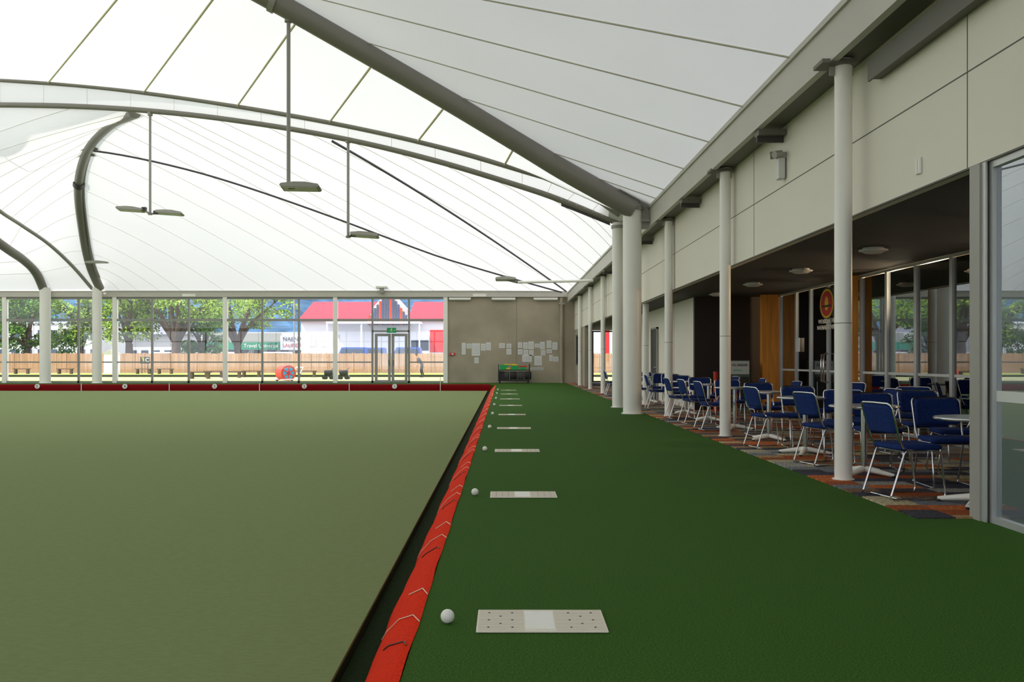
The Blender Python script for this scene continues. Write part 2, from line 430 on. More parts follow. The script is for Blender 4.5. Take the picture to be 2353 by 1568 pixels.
b = MB(); b.box(-0.10, -0.02, -0.08, 0.08, -0.28, -0.02, 'lens'); b.box(-0.03, 0.0, -0.05, 0.05, -0.26, 0.0, 'steel')
b.tube([(-0.06, -0.05, 0.04), (-0.16, -0.09, 0.02)], 0.05, 'steel', 14); b.tube([(-0.06, 0.06, 0.06), (-0.16, 0.10, 0.05)], 0.05, 'steel', 14)
b.box(-0.08, 0, -0.08, 0.1, -0.02, 0.06, 'steel')
b.obj('emergency_light', (3.675, 12.1, 3.88))
b = MB(); b.box(-0.02, 0, -0.045, -0.008, -0.07, 0.07, 'white'); b.box(-0.02, 0, 0.008, 0.045, -0.07, 0.07, 'white')
b.obj('switch_plate', (3.676, 8.17, 2.95))

def frame_rect(b, plane, a0, a1, z0, z1, w, dep, mt, axis='y', bottom=True):
    def bx(p0, p1, q0, q1):
        if axis == 'y': b.box(plane-dep/2, plane+dep/2, p0, p1, q0, q1, mt)
        else: b.box(p0, p1, plane-dep/2, plane+dep/2, q0, q1, mt)
    bx(a0, a0+w, z0, z1); bx(a1-w, a1, z0, z1); bx(a0+w, a1-w, z1-w, z1)
    if bottom: bx(a0+w, a1-w, z0, z0+w)
b = MB(); b.box(3.63, 3.80, 7.05, 7.20, 0, 2.735, 'steel'); b.box(3.645, 3.66, 6.99, 7.05, 0, 2.735, 'alu')
b.obj('trim_end_post')
b = MB(); y1 = 7.0
for k in range(5):
    y0 = y1-2.1
    frame_rect(b, 3.71, y0, y1, 0.0, 2.735, 0.05, 0.06, 'alu')
    b.box(3.707, 3.713, y0+0.05, y1-0.05, 0.05, 2.685, 'glass3')
    b.box(3.703, 3.705, y0+0.05, y1-0.05, 0.92, 1.0, 'lens'); y1 = y0
b.obj('window_1')
b = MB()
for x0, x1 in ((3.805, 5.1), (5.1, 6.34)):
    frame_rect(b, 7.12, x0, x1, 0.0, 2.735, 0.02, 0.06, 'alu', 'x'); b.box(x0+0.02, x1-0.02, 7.117, 7.123, 0.02, 2.71, 'glass')
b.obj('window_2')
# stand-in for an exit sign's reflection: added panel behind the glass, lettering reversed
e = empty('exit_sign_reflection', (5.37, 9.8, 2.5))
b = MB(); b.box(-0.15, 0.15, -0.003, 0.003, -0.075, 0.075, 'exitrefl'); b.tube([(-0.1, 0, 0.075), (-0.1, 0, 0.245)], 0.004, 'alu', 6); b.tube([(0.1, 0, 0.075), (0.1, 0, 0.245)], 0.004, 'alu', 6); b.obj('panel', parent=e)
text('EXIT', 0.12, 'exitw', (5.37, 9.8, 2.495), (math.radians(90), 0, math.radians(180)), e, 'lettering', ext=0.006)

b = MB()
ms = [21.4, 20.25, 19.3, 18.25, 17.4, 16.55, 15.45, 14.35, 13.2, 12.0, 10.6, 9.2, 7.3]
for i in range(len(ms)-1):
    a0, a1 = ms[i+1], ms[i]
    frame_rect(b, 6.42, a0, a1, 0.012, 2.74, 0.045, 0.07, 'alu')
    b.box(6.417, 6.423, a0+0.045, a1-0.045, 0.06, 2.69, 'glass2')
    b.box(6.412, 6.414, a0+0.045, a1-0.045, 0.98, 1.02, 'lens')
b.obj('window_3')
b = MB()
for dy in (18.32, 18.18):
    b.tube([(6.38, dy, 0.78), (6.29, dy, 0.80), (6.29, dy, 1.33), (6.38, dy, 1.35)], 0.016, 'chrome', 10)
b.obj('door_handles')
for d, x0, x1 in ((21.55, 6.0, 6.37), (16.7, 6.22, 6.37)):
    b = MB(); b.box(x0, x1, d-0.1, d+0.1, 0.012, 2.745, 'timber')
    b.obj('trim_timber_post')
b = MB(); b.box(4.6, 6.6, 22.3, 22.45, 0, 2.745, 'dark'); b.obj('wall_dark')
b = MB(); b.box(4.6, 4.75, 22.46, 32.0, 0, 2.745, 'panel'); b.box(4.597, 4.602, 25.0, 25.03, 0, 2.74, 'groove'); b.obj('wall_corridor')
b = MB(); b.box(4.57, 4.596, 27.6, 28.6, 0.013, 2.15, 'black'); b.box(4.54, 4.596, 27.52, 27.6, 0.013, 2.2, 'steel'); b.box(4.54, 4.596, 28.6, 28.68, 0.013, 2.2, 'steel'); b.box(4.54, 4.596, 27.52, 28.68, 2.15, 2.2, 'steel')
b.tube([(4.55, 27.7, 1.0), (4.52, 27.7, 1.0), (4.52, 27.82, 1.0)], 0.01, 'chrome', 8); b.obj('door_1')
b = MB(); b.box(10.5, 10.7, -8, 22.29, 0, 2.745, 'brown'); b.obj('wall_clubroom_back')
b = MB(); b.box(6.61, 10.7, 22.3, 22.45, 0, 2.745, 'brown'); b.obj('wall_clubroom_end')
b = MB(); b.box(3.78, 10.7, -8.2, -8.0, 0, 4.3, 'panel'); b.obj('wall_clubroom_near')
b = MB(); b.box(4.75, 10.5, 32, 32.1, 0, 2.745, 'panel'); b.obj('wall_store')
b = MB(); b.box(8.6, 9.2, 11, 20, 0, 1.05, 'timber'); b.box(8.5, 9.3, 10.9, 20.1, 1.05, 1.1, 'timber')
for k in range(9): b.box(8.585, 8.6, 11.0+k, 11.03+k, 0.05, 1.05, 'brown')
b.obj('bar_counter')
b = MB()
for k in range(3):
    b.box(10.38, 10.49, 12+2.6*k, 13.3+2.6*k, 0, 2.3, 'timber')
b.obj('timber_panels')
b = MB(); b.sphere((0, 0, 0), 0.17, 'warm', 20, 10, sc=(1, 1, 0.45)); b.cyl(0, 0, 0.02, 0.068, 0.18, 'white', 24); b.obj('dome_ceiling_light', (7.1, 15.2, 2.68))
for X, Y in ((7.1, 15.2), (8.0, 19.0), (8.0, 11.5)):  # the dome's own light, then two added fill lamps without fittings
    pl = bpy.data.lights.new('clubroom_dome_and_fill', 'POINT'); pl.energy = 190; pl.color = (1, 0.74, 0.44); pl.shadow_soft_size = 0.15
    po = bpy.data.objects.new('clubroom_dome_and_fill', pl); C.objects.link(po); po.location = (X, Y, 2.45)
for X, d in ((5.0, 12.5), (4.95, 15.4), (4.9, 18.2), (4.85, 21.0)):
    b = MB(); b.cyl(0, 0, -0.03, 0, 0.14, 'lens', 28); b.cyl(0, 0, -0.045, -0.03, 0.19, 'white', 28); b.tube([(0, 0, -0.075), (0, 0, -0.045)], [0.11, 0.17], 'lens', 28)
    b.obj('round_ceiling_light', (X, d, 2.748))
e = empty('welcome_decal', (6.38, 18.25, 2.1))
b = MB()
def disc(b, y, z, ry, rz, x, mt, n=28):
    vs = [(x, y+ry*math.cos(2*math.pi*i/n), z+rz*math.sin(2*math.pi*i/n)) for i in range(n)]
    vs2 = [(x+0.003, v[1], v[2]) for v in vs]
    b.add(vs+vs2, [tuple(range(n)), tuple(range(2*n-1, n-1, -1))]+[(i, (i+1) % n, n+(i+1) % n, n+i) for i in range(n)], mt)
disc(b, 0, 0.24, 0.42, 0.32, -0.004, 'black'); disc(b, 0, 0.24, 0.38, 0.29, -0.006, 'yellow'); disc(b, 0, 0.24, 0.33, 0.25, -0.008, 'redp'); disc(b, 0, 0.24, 0.1, 0.14, -0.010, 'yellow')
b.box(-0.012, -0.009, -0.25, 0.25, 0.17, 0.21, 'black')
b.obj('emblem', parent=e)
text('WELCOME TO', 0.12, 'white', (6.37, 18.25, 1.99), FACE_LEFT, e, sx=1.2)
text('NAENAE BOWLS', 0.12, 'white', (6.37, 18.25, 1.87), FACE_LEFT, e, sx=1.2)
b = MB(); b.box(6.365, 6.375, 19.9, 20.15, 1.4, 1.7, 'paper'); b.obj('notice_sheet')
e = empty('drinks_cabinet', (5.4, 21.6, 0.012))
b = MB(); b.box(-0.28, 0.28, -0.25, 0.25, 0.0, 1.2, 'fridge'); b.box(-0.25, 0.25, -0.27, -0.25, 0.1, 0.82, 'steel_d'); b.box(-0.26, 0.26, -0.27, -0.25, 0.88, 1.18, 'lens'); b.box(0.2, 0.22, -0.30, -0.27, 0.3, 0.7, 'chrome'); b.obj('cabinet', parent=e)
text('A FELINDER', 0.085, 'black', (5.4, 21.325, 1.10), FACE_CAM, e); text('BOWLS', 0.06, 'dkgreen', (5.4, 21.325, 0.98), FACE_CAM, e)
b = MB(); b.cyl(0, 0, 0, 0.9, 0.06, 'orange', 20); b.cyl(0, 0, 0, 0.03, 0.12, 'orange', 20); b.cyl(0, 0, 0.9, 0.93, 0.065, 'redp', 20); b.obj('orange_bollard', (5.0, 21.8, 0.012))

# ------------------------------------------------------------------ furniture
def chair_mesh():
    b = MB()
    for s in (-1, 1):
        x = 0.215*s
        side = [(x, -0.13, 0.425), (x, -0.15, 0.40), (x, -0.27, 0.05), (x, -0.285, 0.014), (x, -0.25, 0.010), (x, 0.20, 0.010), (x, 0.235, 0.014), (x, 0.245, 0.05), (x, 0.20, 0.39), (x, 0.18, 0.425), (x, 0.15, 0.43), (x, -0.13, 0.425)]
        b.tube([V(p) for p in side], 0.009, 'chrome', 8)
    back = [(-0.215, -0.06, 0.43), (-0.215, -0.16, 0.455), (-0.222, -0.20, 0.52), (-0.23, -0.275, 0.80), (-0.222, -0.285, 0.825), (-0.19, -0.292, 0.838), (0, -0.31, 0.842),
            (0.19, -0.292, 0.838), (0.222, -0.285, 0.825), (0.23, -0.275, 0.80), (0.222, -0.20, 0.52), (0.215, -0.16, 0.455), (0.215, -0.06, 0.43)]
    b.tube(back, 0.010, 'chrome', 8)
    b.tube([(-0.215, -0.2, 0.011), (0.215, -0.2, 0.011)], 0.009, 'chrome', 8)
    b.tube([(-0.215, 0.17, 0.42), (0.215, 0.17, 0.42)], 0.009, 'chrome', 8)
    b.tube([(-0.215, -0.12, 0.42), (0.215, -0.12, 0.42)], 0.009, 'chrome', 8)
    b.slab(0.45, 0.43, 0.05, 0.06, 'blue', Matrix.Translation((0, 0.02, 0.455)), 0.016)
    T = Matrix.Translation((0, -0.262, 0.70)) @ Matrix.Rotation(math.radians(90+15), 4, 'X')
    b.slab(0.43, 0.26, 0.045, 0.05, 'blue', T, 0.014, curve=-0.022)
    return b.mesh('dining_chair')
chairme = chair_mesh()
def table_mesh():
    b = MB()
    b.tube([(0, 0, 0.715), (0, 0, 0.72), (0, 0, 0.735), (0, 0, 0.74)], [0.345, 0.35, 0.35, 0.345], 'topt', 48)
    b.tube([V((0.35*math.cos(a), 0.35*math.sin(a), 0.7275)) for a in np.linspace(0, 2*math.pi, 49)[:-1]], 0.010, 'chrome', 6, closed=True)
    b.cyl(0, 0, 0.05, 0.715, 0.032, 'chrome', 20); b.cyl(0, 0, 0.70, 0.715, 0.12, 'alu', 20)
    for k in range(4):
        R = Matrix.Rotation(math.radians(45+90*k), 4, 'Z')
        b.tube([V((0.0, 0, 0.07)), V((0.15, 0, 0.05)), V((0.33, 0, 0.024))], [0.035, 0.028, 0.018], 'white', 10, T=R)
        b.cyl(0.32, 0, 0, 0.02, 0.02, 'black', 10, T=R)
    return b.mesh('cafe_table')
tabme = table_mesh()
R_ = math.radians
FZ = 0.013
for X, d in ((3.99, 7.75), (3.80, 9.75), (3.88, 11.9), (4.0, 13.95), (4.02, 16.1), (4.05, 18.3), (4.05, 20.6), (4.1, 26.0), (4.1, 29.0)):
    inst('cafe_table', tabme, (X, d, FZ), random.uniform(-.3, .3))
# (X, d, facing: 0 = +Y, -90 = +X, 180 = -Y, 90 = -X)
chairs = [(3.57, 8.22, -80), (4.27, 8.9, 176), (4.78, 7.9, 92), (4.12, 10.2, 172), (3.74, 10.75, -76), (4.85, 9.9, 80), (5.0, 11.0, 170), (4.15, 11.3, 160),
          (4.12, 12.75, 176), (3.66, 12.75, -80), (4.75, 11.9, 95), (4.15, 14.75, 183), (4.8, 13.9, 85), (3.60, 15.9, -85), (4.15, 16.95, 178), (4.8, 16.0, 92),
          (3.62, 17.5, -84), (4.1, 19.1, 180), (4.85, 18.3, 90), (3.60, 18.9, -86), (4.1, 21.4, 175), (4.85, 20.4, 95), (5.5, 12.6, 140), (5.5, 15.0, 120),
          (4.1, 26.8, 180), (3.70, 26.3, -90), (4.1, 29.8, 180), (4.2, 25.2, 10), (3.75, 22.6, -90), (4.25, 23.6, 170), (3.45, 24.2, -80), (3.6, 30.5, -90), (4.1, 31.5, 170)]
for X, d, a in chairs:
    inst('dining_chair', chairme, (X, d, FZ), R_(a))

# ------------------------------------------------------------------ far wall
def fx(x, d=FARY): return (x-1159)*d/F
b = MB(); b.box(-48, 3.72, FARY-0.15, FARY+0.2, 4.50, 4.80, 'fascia'); b.box(-48, 3.3, FARY-0.18, FARY-0.15, 4.78, 4.83, 'fascia')
for X in (-16.5, -1.3): b.box(X-0.35, X+0.35, FARY-0.16, FARY-0.15, 4.52, 4.66, 'steel_l')
b.obj('trim_far_beam')
b = MB(); xw = fx(1027)
b.box(xw, 3.72, FARY, FARY+0.2, 0, 4.50, 'conc'); b.box(fx(1187)-0.01, fx(1187)+0.01, FARY-0.003, FARY, 0, 4.5, 'groove')
b.obj('wall_far')
b = MB(); b.cyl(0, 0, 0, 4.45, 0.09, 'conc', 16); b.box(-0.15, 0.15, -0.1, 0.1, 4.1, 4.2, 'steel'); b.obj('downpipe', (fx(1290), FARY-0.12, 0))
b = MB(); TOP = 4.5; posts = []
x = 1024
while x > -1000: posts.append(x); x -= 253
for p in posts:
    X = fx(p); b.box(X-0.11, X+0.11, FARY-0.12, FARY+0.12, 0, TOP, 'steel_l')
XL, XR = fx(posts[-1]), fx(1024)
b.box(XL, XR, FARY-0.06, FARY+0.06, 4.38, TOP, 'aluf')
b.box(XL, XR, FARY-0.06, FARY+0.06, 3.24, 3.36, 'aluf')
b.box(XL, XR, FARY-0.05, FARY+0.05, 0.0, 0.10, 'aluf')
for i, p in enumerate(posts):
    for q in (84, 168):
        X = fx(p-q)
        b.box(X-0.05, X+0.05, FARY-0.05, FARY+0.05, 0, TOP, 'aluf')
    if i == 0:
        b.box(fx(p-84), fx(p), FARY-0.04, FARY+0.04, 1.05, 1.12, 'aluf'); b.box(fx(p-253), fx(p-168), FARY-0.04, FARY+0.04, 1.05, 1.12, 'aluf')
        b.box(fx(p-168), fx(p-84), FARY-0.05, FARY+0.05, 2.66, 2.76, 'aluf')
    else:
        b.box(fx(p-253), fx(p), FARY-0.04, FARY+0.04, 1.05, 1.12, 'aluf')
b.box(XL, XR, FARY-0.004, FARY+0.004, 0.1, 4.4, 'glass')
b.obj('window_4')
b = MB(); dx0, dx1 = fx(862), fx(937); dm = (dx0+dx1)/2
for a0, a1 in ((dx0, dm-0.02), (dm+0.02, dx1)):
    frame_rect(b, FARY-0.10, a0, a1, 0.01, 2.58, 0.14, 0.05, 'aluf', 'x')
    b.box(a0+0.14, a1-0.14, FARY-0.102, FARY-0.098, 0.15, 2.44, 'glass')
b.tube([(dm-0.12, FARY-0.13, 0.9), (dm-0.12, FARY-0.16, 1.2)], 0.02, 'chrome', 8); b.tube([(dm+0.12, FARY-0.13, 0.9), (dm+0.12, FARY-0.16, 1.2)], 0.02, 'chrome', 8)
b.obj('door_2')
e = empty('exit_sign_reflection', (fx(901), FARY-0.25, 2.75))
b = MB(); b.box(-0.24, 0.24, -0.02, 0.02, -0.13, 0.13, 'dkgreen'); b.box(-0.2, 0.2, 0.02, 0.10, -0.03, 0.05, 'steel')
b.sphere((0.0, -0.025, 0.085), 0.022, 'white', 10, 6)
for pts in ([(0.0, 0.06), (-0.02, 0.0)], [(-0.02, 0.0), (0.03, -0.03), (0.02, -0.09)], [(-0.02, 0.0), (-0.05, -0.04), (-0.09, -0.05)], [(0, 0.05), (0.05, 0.02)], [(0, 0.05), (-0.05, 0.03), (-0.06, 0.0)]):
    b.tube([V((p[0], -0.025, p[1])) for p in pts], 0.011, 'white', 6)
b.tube([(0.1, -0.025, 0), (0.2, -0.025, 0)], 0.012, 'white', 6)
b.obj('panel', parent=e)
for x0, x1 in ((1032, 1082), (1130, 1184), (1226, 1281)):
    b = MB(); X0, X1 = fx(x0), fx(x1); b.box(-(X1-X0)/2, (X1-X0)/2, -0.1, 0.09, -0.04, 0.06, 'white'); b.tube([(-(X1-X0)/2+.03, -0.04, -0.05), ((X1-X0)/2-.03, -0.04, -0.05)], 0.03, 'lens', 10)
    b.obj('strip_light', ((X0+X1)/2, FARY-0.1, 4.40))
b = MB()
papers = [(1061, 788, 1070, 815), (1072, 790, 1083, 801), (1084, 789, 1103, 818), (1105, 790, 1116, 806), (1117, 787, 1128, 805), (1090, 822, 1100, 835), (1147, 789, 1160, 800), (1164, 790, 1175, 800), (1164, 802, 1175, 815),
          (1190, 787, 1200, 800), (1202, 787, 1213, 802), (1214, 785, 1227, 803), (1229, 790, 1240, 799), (1241, 786, 1252, 803), (1256, 783, 1267, 800), (1269, 787, 1281, 804),
          (1190, 803, 1201, 815), (1203, 804, 1214, 816), (1216, 805, 1226, 818), (1243, 805, 1253, 817), (1256, 803, 1268, 812), (1262, 816, 1270, 830), (1228, 818, 1245, 840), (1200, 816, 1222, 832), (1271, 820, 1283, 831),
          (1219, 845, 1248, 851)]
for i, (a, c, d_, e_) in enumerate(papers):
    p, q = at(a, e_, FARY), at(d_, c, FARY); off = 0.008
    b.box(p.x, q.x, FARY-off, FARY-0.003, p.z, q.z, 'paper')
    for k in range(4):
        zz = p.z+(q.z-p.z)*(0.2+0.17*k); b.box(p.x+0.04, q.x-0.04, FARY-off-0.002, FARY-off, zz, zz+0.012, 'steel')
b.obj('notice_papers')
b = MB(); p = at(1040, 814, FARY); b.box(-0.13, 0.13, -0.08, 0, -0.06, 0.06, 'redp'); b.box(-0.05, 0.05, -0.09, -0.08, -0.03, 0.03, 'white'); b.obj('fire_call_point', (p.x, FARY-0.002, p.z))
b = MB(); w = 0.82
b.box(-w, w, -0.3, 0.3, 0.12, 0.18, 'black'); b.box(-w, w, -0.3, 0.3, 0.66, 0.70, 'black')
for s in (-1, 1):
    for t in (-0.27, 0.27): b.tube([(s*w*0.97, t, 0.12), (s*w*0.97, t, 0.98)], 0.02, 'steel_d', 8); b.cyl(s*w*0.9, t, 0.0, 0.12, 0.04, 'black', 12)
    b.tube([(s*w*0.97, -0.27, 0.98), (s*w*0.97, 0.27, 0.98)], 0.02, 'steel_d', 8)
for k in range(4): b.slab(0.34, 0.42, 0.4, 0.05, 'black' if k % 2 else 'steel_d', Matrix.Translation((-0.42+0.38*k, -0.02, 0.40)), 0.03)
b.box(-w, -0.5, -0.25, 0.25, 0.18, 0.62, 'black'); b.box(-0.72, -0.3, -0.24, 0.1, 0.70, 0.95, 'dkgreen'); b.box(-0.4, -0.2, -0.26, 0.1, 0.72, 0.8, 'yellow'); b.box(-0.14, 0.22, -0.26, 0.1, 0.70, 0.92, 'dkgreen'); b.box(-0.1, 0.18, -0.27, 0.1, 0.92, 0.98, 'yellow')
b.box(0.3, 0.62, -0.24, 0.1, 0.70, 0.84, 'dkgreen'); b.box(0.24, 0.66, -0.25, 0.1, 0.84, 0.9, 'redp'); b.box(-0.5, 0.1, -0.2, 0.1, 0.95, 1.0, 'yellow')
b.obj('equipment_trolley', (fx(1181, 47.6), 47.6, 0.0))
b = MB()
b.box(3.66, 3.80, 42.0, 44.6, 0, 2.74, 'conc'); b.box(3.66, 3.80, 46.8, FARY, 0, 2.74, 'conc'); b.box(3.66, 3.80, 44.6, 46.8, 0, 0.95, 'conc'); b.box(3.66, 3.80, 44.6, 46.8, 2.45, 2.74, 'conc')
b.obj('wall_return')
b = MB(); frame_rect(b, 3.68, 44.6, 46.8, 0.95, 2.45, 0.08, 0.1, 'steel_d'); b.box(3.70, 3.705, 44.68, 46.72, 1.03, 2.37, 'glass2'); b.obj('window_5')
b = MB(); b.box(3.80, 4.6, FARY, FARY+0.2, 0, 2.745, 'conc'); b.box(6.5, 11, FARY, FARY+0.2, 0, 2.745, 'conc'); b.obj('wall_corridor_end')
b = MB(); frame_rect(b, FARY+0.05, 4.6, 6.5, 0.02, 2.74, 0.08, 0.1, 'aluf', 'x'); b.box(4.68, 6.42, FARY+.05, FARY+.056, 0.1, 2.66, 'glass'); b.obj('window_6')
b = MB(); b.box(11, 11.2, -8, FARY+.2, 0, 2.9, 'panel'); b.obj('wall_building_side')
# unseen left and near sides of the hall, glazed to let in extra daylight
b = MB(); b.box(-48.3, -48, -8, FARY+0.2, -0.4, 0.25, 'panel'); b.box(-48.3, -48, -8, FARY+0.2, 4.4, 4.8, 'fascia'); b.obj('wall_left')
b = MB(); b.box(-48.3, 3.78, -8.2, -8, -0.4, 0.1, 'panel'); b.box(-48.3, 3.78, -8.2, -8, 4.4, 4.8, 'fascia'); b.obj('wall_near')
b = MB(); k = -8.0
while k < 48.3: b.box(-48.22, -48.06, k, k+0.1, 0.25, 4.4, 'aluf'); k += 2.0
b.box(-48.2, -48.08, -8, FARY, 3.2, 3.3, 'aluf'); b.box(-48.15, -48.14, -8, FARY, 0.25, 4.4, 'glass'); b.obj('window_7')
b = MB(); k = -48.0
while k < 3.7: b.box(k, k+0.1, -8.16, -8.04, 0.1, 4.4, 'aluf'); k += 2.0
b.box(-48, 3.7, -8.16, -8.04, 3.2, 3.3, 'aluf'); b.box(-48, 3.7, -8.11, -8.10, 0.1, 4.4, 'glass'); b.obj('window_8')

# ------------------------------------------------------------------ roof structure
dt = lambda x: float(np.interp(x, [-250, 0, 310, 600, 800, 1000, 1200, 1300, 1420], [37.3, 35, 32, 29, 27.2, 25.6, 24.4, 24, 23.75]))
low = [at(x, y, dt(x)) for x, y in ((1420, 510), (1300, 462), (1200, 427), (1000, 367), (800, 319), (600, 284), (400, 259), (200, 245), (0, 241), (-200, 243))]
upp = [at(x, y, dt(x)-0.9) for x, y in ((1425, 492), (1330, 432), (1200, 390), (1000, 333), (800, 288), (600, 252), (400, 221), (200, 197), (0, 183), (-200, 172))]
beam = [at(1456, 480, 20.9), at(1300, 393, 20.7), at(1200, 332, 20.6), at(1000, 212, 20.3), at(800, 97, 19.9), at(640, 6, 19.5), at(530, -52, 19.3), at(370, -120, 19), V((-10, 18.5, 10.2)), V((-17, 18.1, 10.9)), V((-23.9, 18, 11))]
arch2 = [at(x, y, d) for x, y, d in ((230, 664, 47.9), (207, 610, 47), (192, 540, 45.5), (181, 430, 42.5), (200, 345, 39), (250, 287, 35.5), (310, 258, 32.4))]
thin = [at(212, 664, 47.9), at(165, 610, 46.9), at(111, 560, 45.5), at(50, 518, 43.2), at(0, 485, 41.1), V((-22.7, 39.6, 8.5)), V((-22.9, 38.6, 9.4)), V((-23.2, 37.8, 10.2)), V((-23.7, 37.2, 11.1))]
arch3 = [V((-23.9, 47.9, 4.85)), V((-23.9, 47.1, 5.65)), V((-23.9, 46, 6.15)), V((-23.9, 43.7, 6.75)), V((-23.9, 40, 8.0)), V((-23.9, 36, 9.4)), V((-23.9, 30, 10.6)), V((-23.9, 24, 11)), V((-23.9, 18, 11)), V((-23.9, 8, 9.4)), V((-23.9, 0, 7.2)), V((-23.9, -7.9, 4.85))]
b = MB()
b.tube(dense(beam+[V((-32, 18.2, 9.9)), V((-41, 18.8, 7.6)), V((-47.8, 19.5, 4.8))]), 0.235, 'steel_b', 24)
b.tube([p+V((0.0, -0.06, 0.28)) for p in dense(beam)], 0.045, 'steel_d', 8)
for p in dense(beam, 10)[2::1][:60]: b.tube([p+V((0, 0, 0.15)), p+V((0, -0.06, 0.31))], 0.02, 'steel_d', 6)
p0, p1 = cat(beam, 5.02), cat(beam, 5.12); b.tube([p0, p1], 0.27, 'steel', 24)
b.obj('main_arch_beam')
tail = [V((-32, 36.5, 10.6)), V((-41, 31, 8.2)), V((-47.8, 25, 4.8))]
b = MB(); b.tube(dense(low+tail), 0.105, 'steel_b', 14); b.obj('arch_tube')
b = MB(); b.tube(dense(upp+[t+V((0, -0.9, 0.5)) for t in tail]), 0.095, 'steel_b', 14); b.obj('arch_tube')
b = MB(); b.tube(dense(arch2), 0.215, 'steel_b', 18)
p = cat(arch2, 3.05); q = cat(arch2, 3.15); b.tube([p, q], 0.27, 'steel_d', 18)
for s in (3.9, 4.1):
    p = cat(arch2, s); b.tube([p+V((-0.4, 0, 0)), p+V((0.4, 0, -0.05))], 0.09, 'steel', 8)
b.tube([p+V((0.3, -0.15, 0.0)) for p in dense(arch2)[4:36]], 0.05, 'steel', 8)
b.obj('main_arch_beam')
b = MB(); b.tube(dense(arch3), 0.23, 'steel_b', 16); b.obj('main_arch_beam')
b = MB(); b.tube(dense(thin), 0.09, 'steel', 10); b.obj('arch_tube')
b = MB()
for P, s0, s1, off in ((low, 0.15, 1.1, -0.17), (upp, 0.15, 1.1, 0.17)):
    pts = [cat(P, s0+(s1-s0)*i/6) for i in range(7)]
    vs = []
    for p in pts: vs += [p, p+V((0, 0, off))]
    fs = [(2*i, 2*i+1, 2*i+3, 2*i+2) for i in range(6)]; vs2 = [v+V((0, 0.04, 0)) for v in vs]
    b.add(vs, fs, 'steel_d'); b.add(vs2, fs, 'steel_d')
    for p in pts: b.tube([p+V((0, -0.12, 0)), p+V((0, 0.12, 0))], 0.03, 'steel', 8)
b.obj('gusset_plates')

def membrane(name, A, B, ns=None, seams=(), sr=0.02, smt='seam_thin', fa=cat, fb=linp, sag=0.0, nt=14, k=6, off=V((0, 0, -0.02)), fm='fabric'):
    b = MB(); N = (len(A)-1)*k; vs = []
    S = lambda s, t: fa(A, s).lerp(fb(B, s), t)+V((0, 0, -sag*4*t*(1-t)))
    for i in range(N+1):
        for j in range(nt+1): vs.append(S(i/k, j/nt))
    fs = [(i*(nt+1)+j, i*(nt+1)+j+1, (i+1)*(nt+1)+j+1, (i+1)*(nt+1)+j) for i in range(N) for j in range(nt)]
    b.add(vs, fs, fm, True)
    for s in seams: b.tube([S(s, t/12)+off for t in range(13)], sr, smt, 6)
    b.obj(name); return S
up = V((0, 0, 0.2))
bx = [p for p in dense(beam, 20)]
xs = [-p.x for p in bx]
def beam_at(X):
    i = int(np.searchsorted(xs, -X)); i = min(max(i, 1), len(bx)-1)
    a, c = bx[i-1], bx[i]; t = ((-X)-(-a.x))/max(1e-6, (-c.x+a.x)); return a.lerp(c, min(max(t, 0), 1))
A = []; B = []
steps = 14
for i in range(steps):
    s = 2.07*i
    A.append(beam_at(2.9-s*0.97)+up); B.append(V((FX+0.02, max(20.9-s, -8), 4.70)))
NA = len(A)
A.append(V((-23.9, 18, 11.1))); B.append(V((FX, -8, 4.72)))
for yy, zz, xx in ((8, 9.5, -8), (0, 7.3, -17), (-7.9, 4.9, -23.9)): A.append(V((-23.9, yy, zz))); B.append(V((xx, -8, 4.8)))
membrane('ceiling_membrane', A, B, seams=list(range(1, NA))+[0.5], sr=0.013, smt='seam_m', fa=linp, sag=0.0, k=5, fm='fabric_shaded')
b = MB(); b.add([beam[0]+up, V((FX+0.02, 20.9, 4.70)), V((FX+0.02, 23.8, 4.70)), low[0], upp[0]], [(0, 1, 2, 3, 4)], 'fabric_shaded')
b.add([V((2.55, 20.6, 5.12)), V((3.75, 20.6, 4.74)), V((3.75, 24.2, 4.74)), V((2.55, 24.2, 5.12))], [(0, 1, 2, 3)], 'soffit'); b.obj('ceiling_membrane')  # this quad is a cap added to stop sun leaking past the column
ux = [1420, 1155, 960, 757, 545, 330, 110, -60, -200]
bxx = [1456, 1190, 1035, 872, 700, 530, 370]
us = [float(np.interp(-x, [-1425, -1330, -1200, -1000, -800, -600, -400, -200, 0, 200], range(10))) for x in ux]
bs = [float(np.interp(-x, [-1456, -1300, -1200, -1000, -800, -640, -530, -370], range(8))) for x in bxx]+[8.2, 10]
A = [cat(upp, s) for s in us]; B = [cat(beam, s)+V((0, 0.05, 0.1)) for s in bs]
membrane('ceiling_membrane', A, B, seams=range(1, 8), sr=0.03, smt='seam', fb=cat, sag=0.0)
membrane('ceiling_membrane', upp, low, seams=[0.5*i for i in range(1, 18)], sr=0.006, fb=cat, nt=3, sag=0.0)
A = arch2[:6]+[arch2[6].lerp(cat(low, 6.45), 0.6)]+[low[6], low[5], low[4], low[3], low[2], low[1], low[0]]
fw = lambda x: V((fx(x), FARY-0.1, 4.80)); fr = lambda d: V((FX+0.02, d, 4.70))
B = [fw(236), fw(320), fw(420), fw(620), fw(800), fw(950), fw(1050), fw(1150), V((FX, FARY-0.1, 4.78)), fr(40), fr(34), fr(28.5), fr(26.2), fr(23.8)]
S4 = membrane('ceiling_membrane', A, B, seams=[0.5*i for i in range(1, 26)], sr=0.009, sag=-0.25, nt=20)
A = arch2[:6]+[arch2[6], low[8], low[9]]
membrane('ceiling_membrane', A, thin, seams=[0.5*i for i in range(2, 16)], sr=0.009, fb=cat, sag=-0.1)
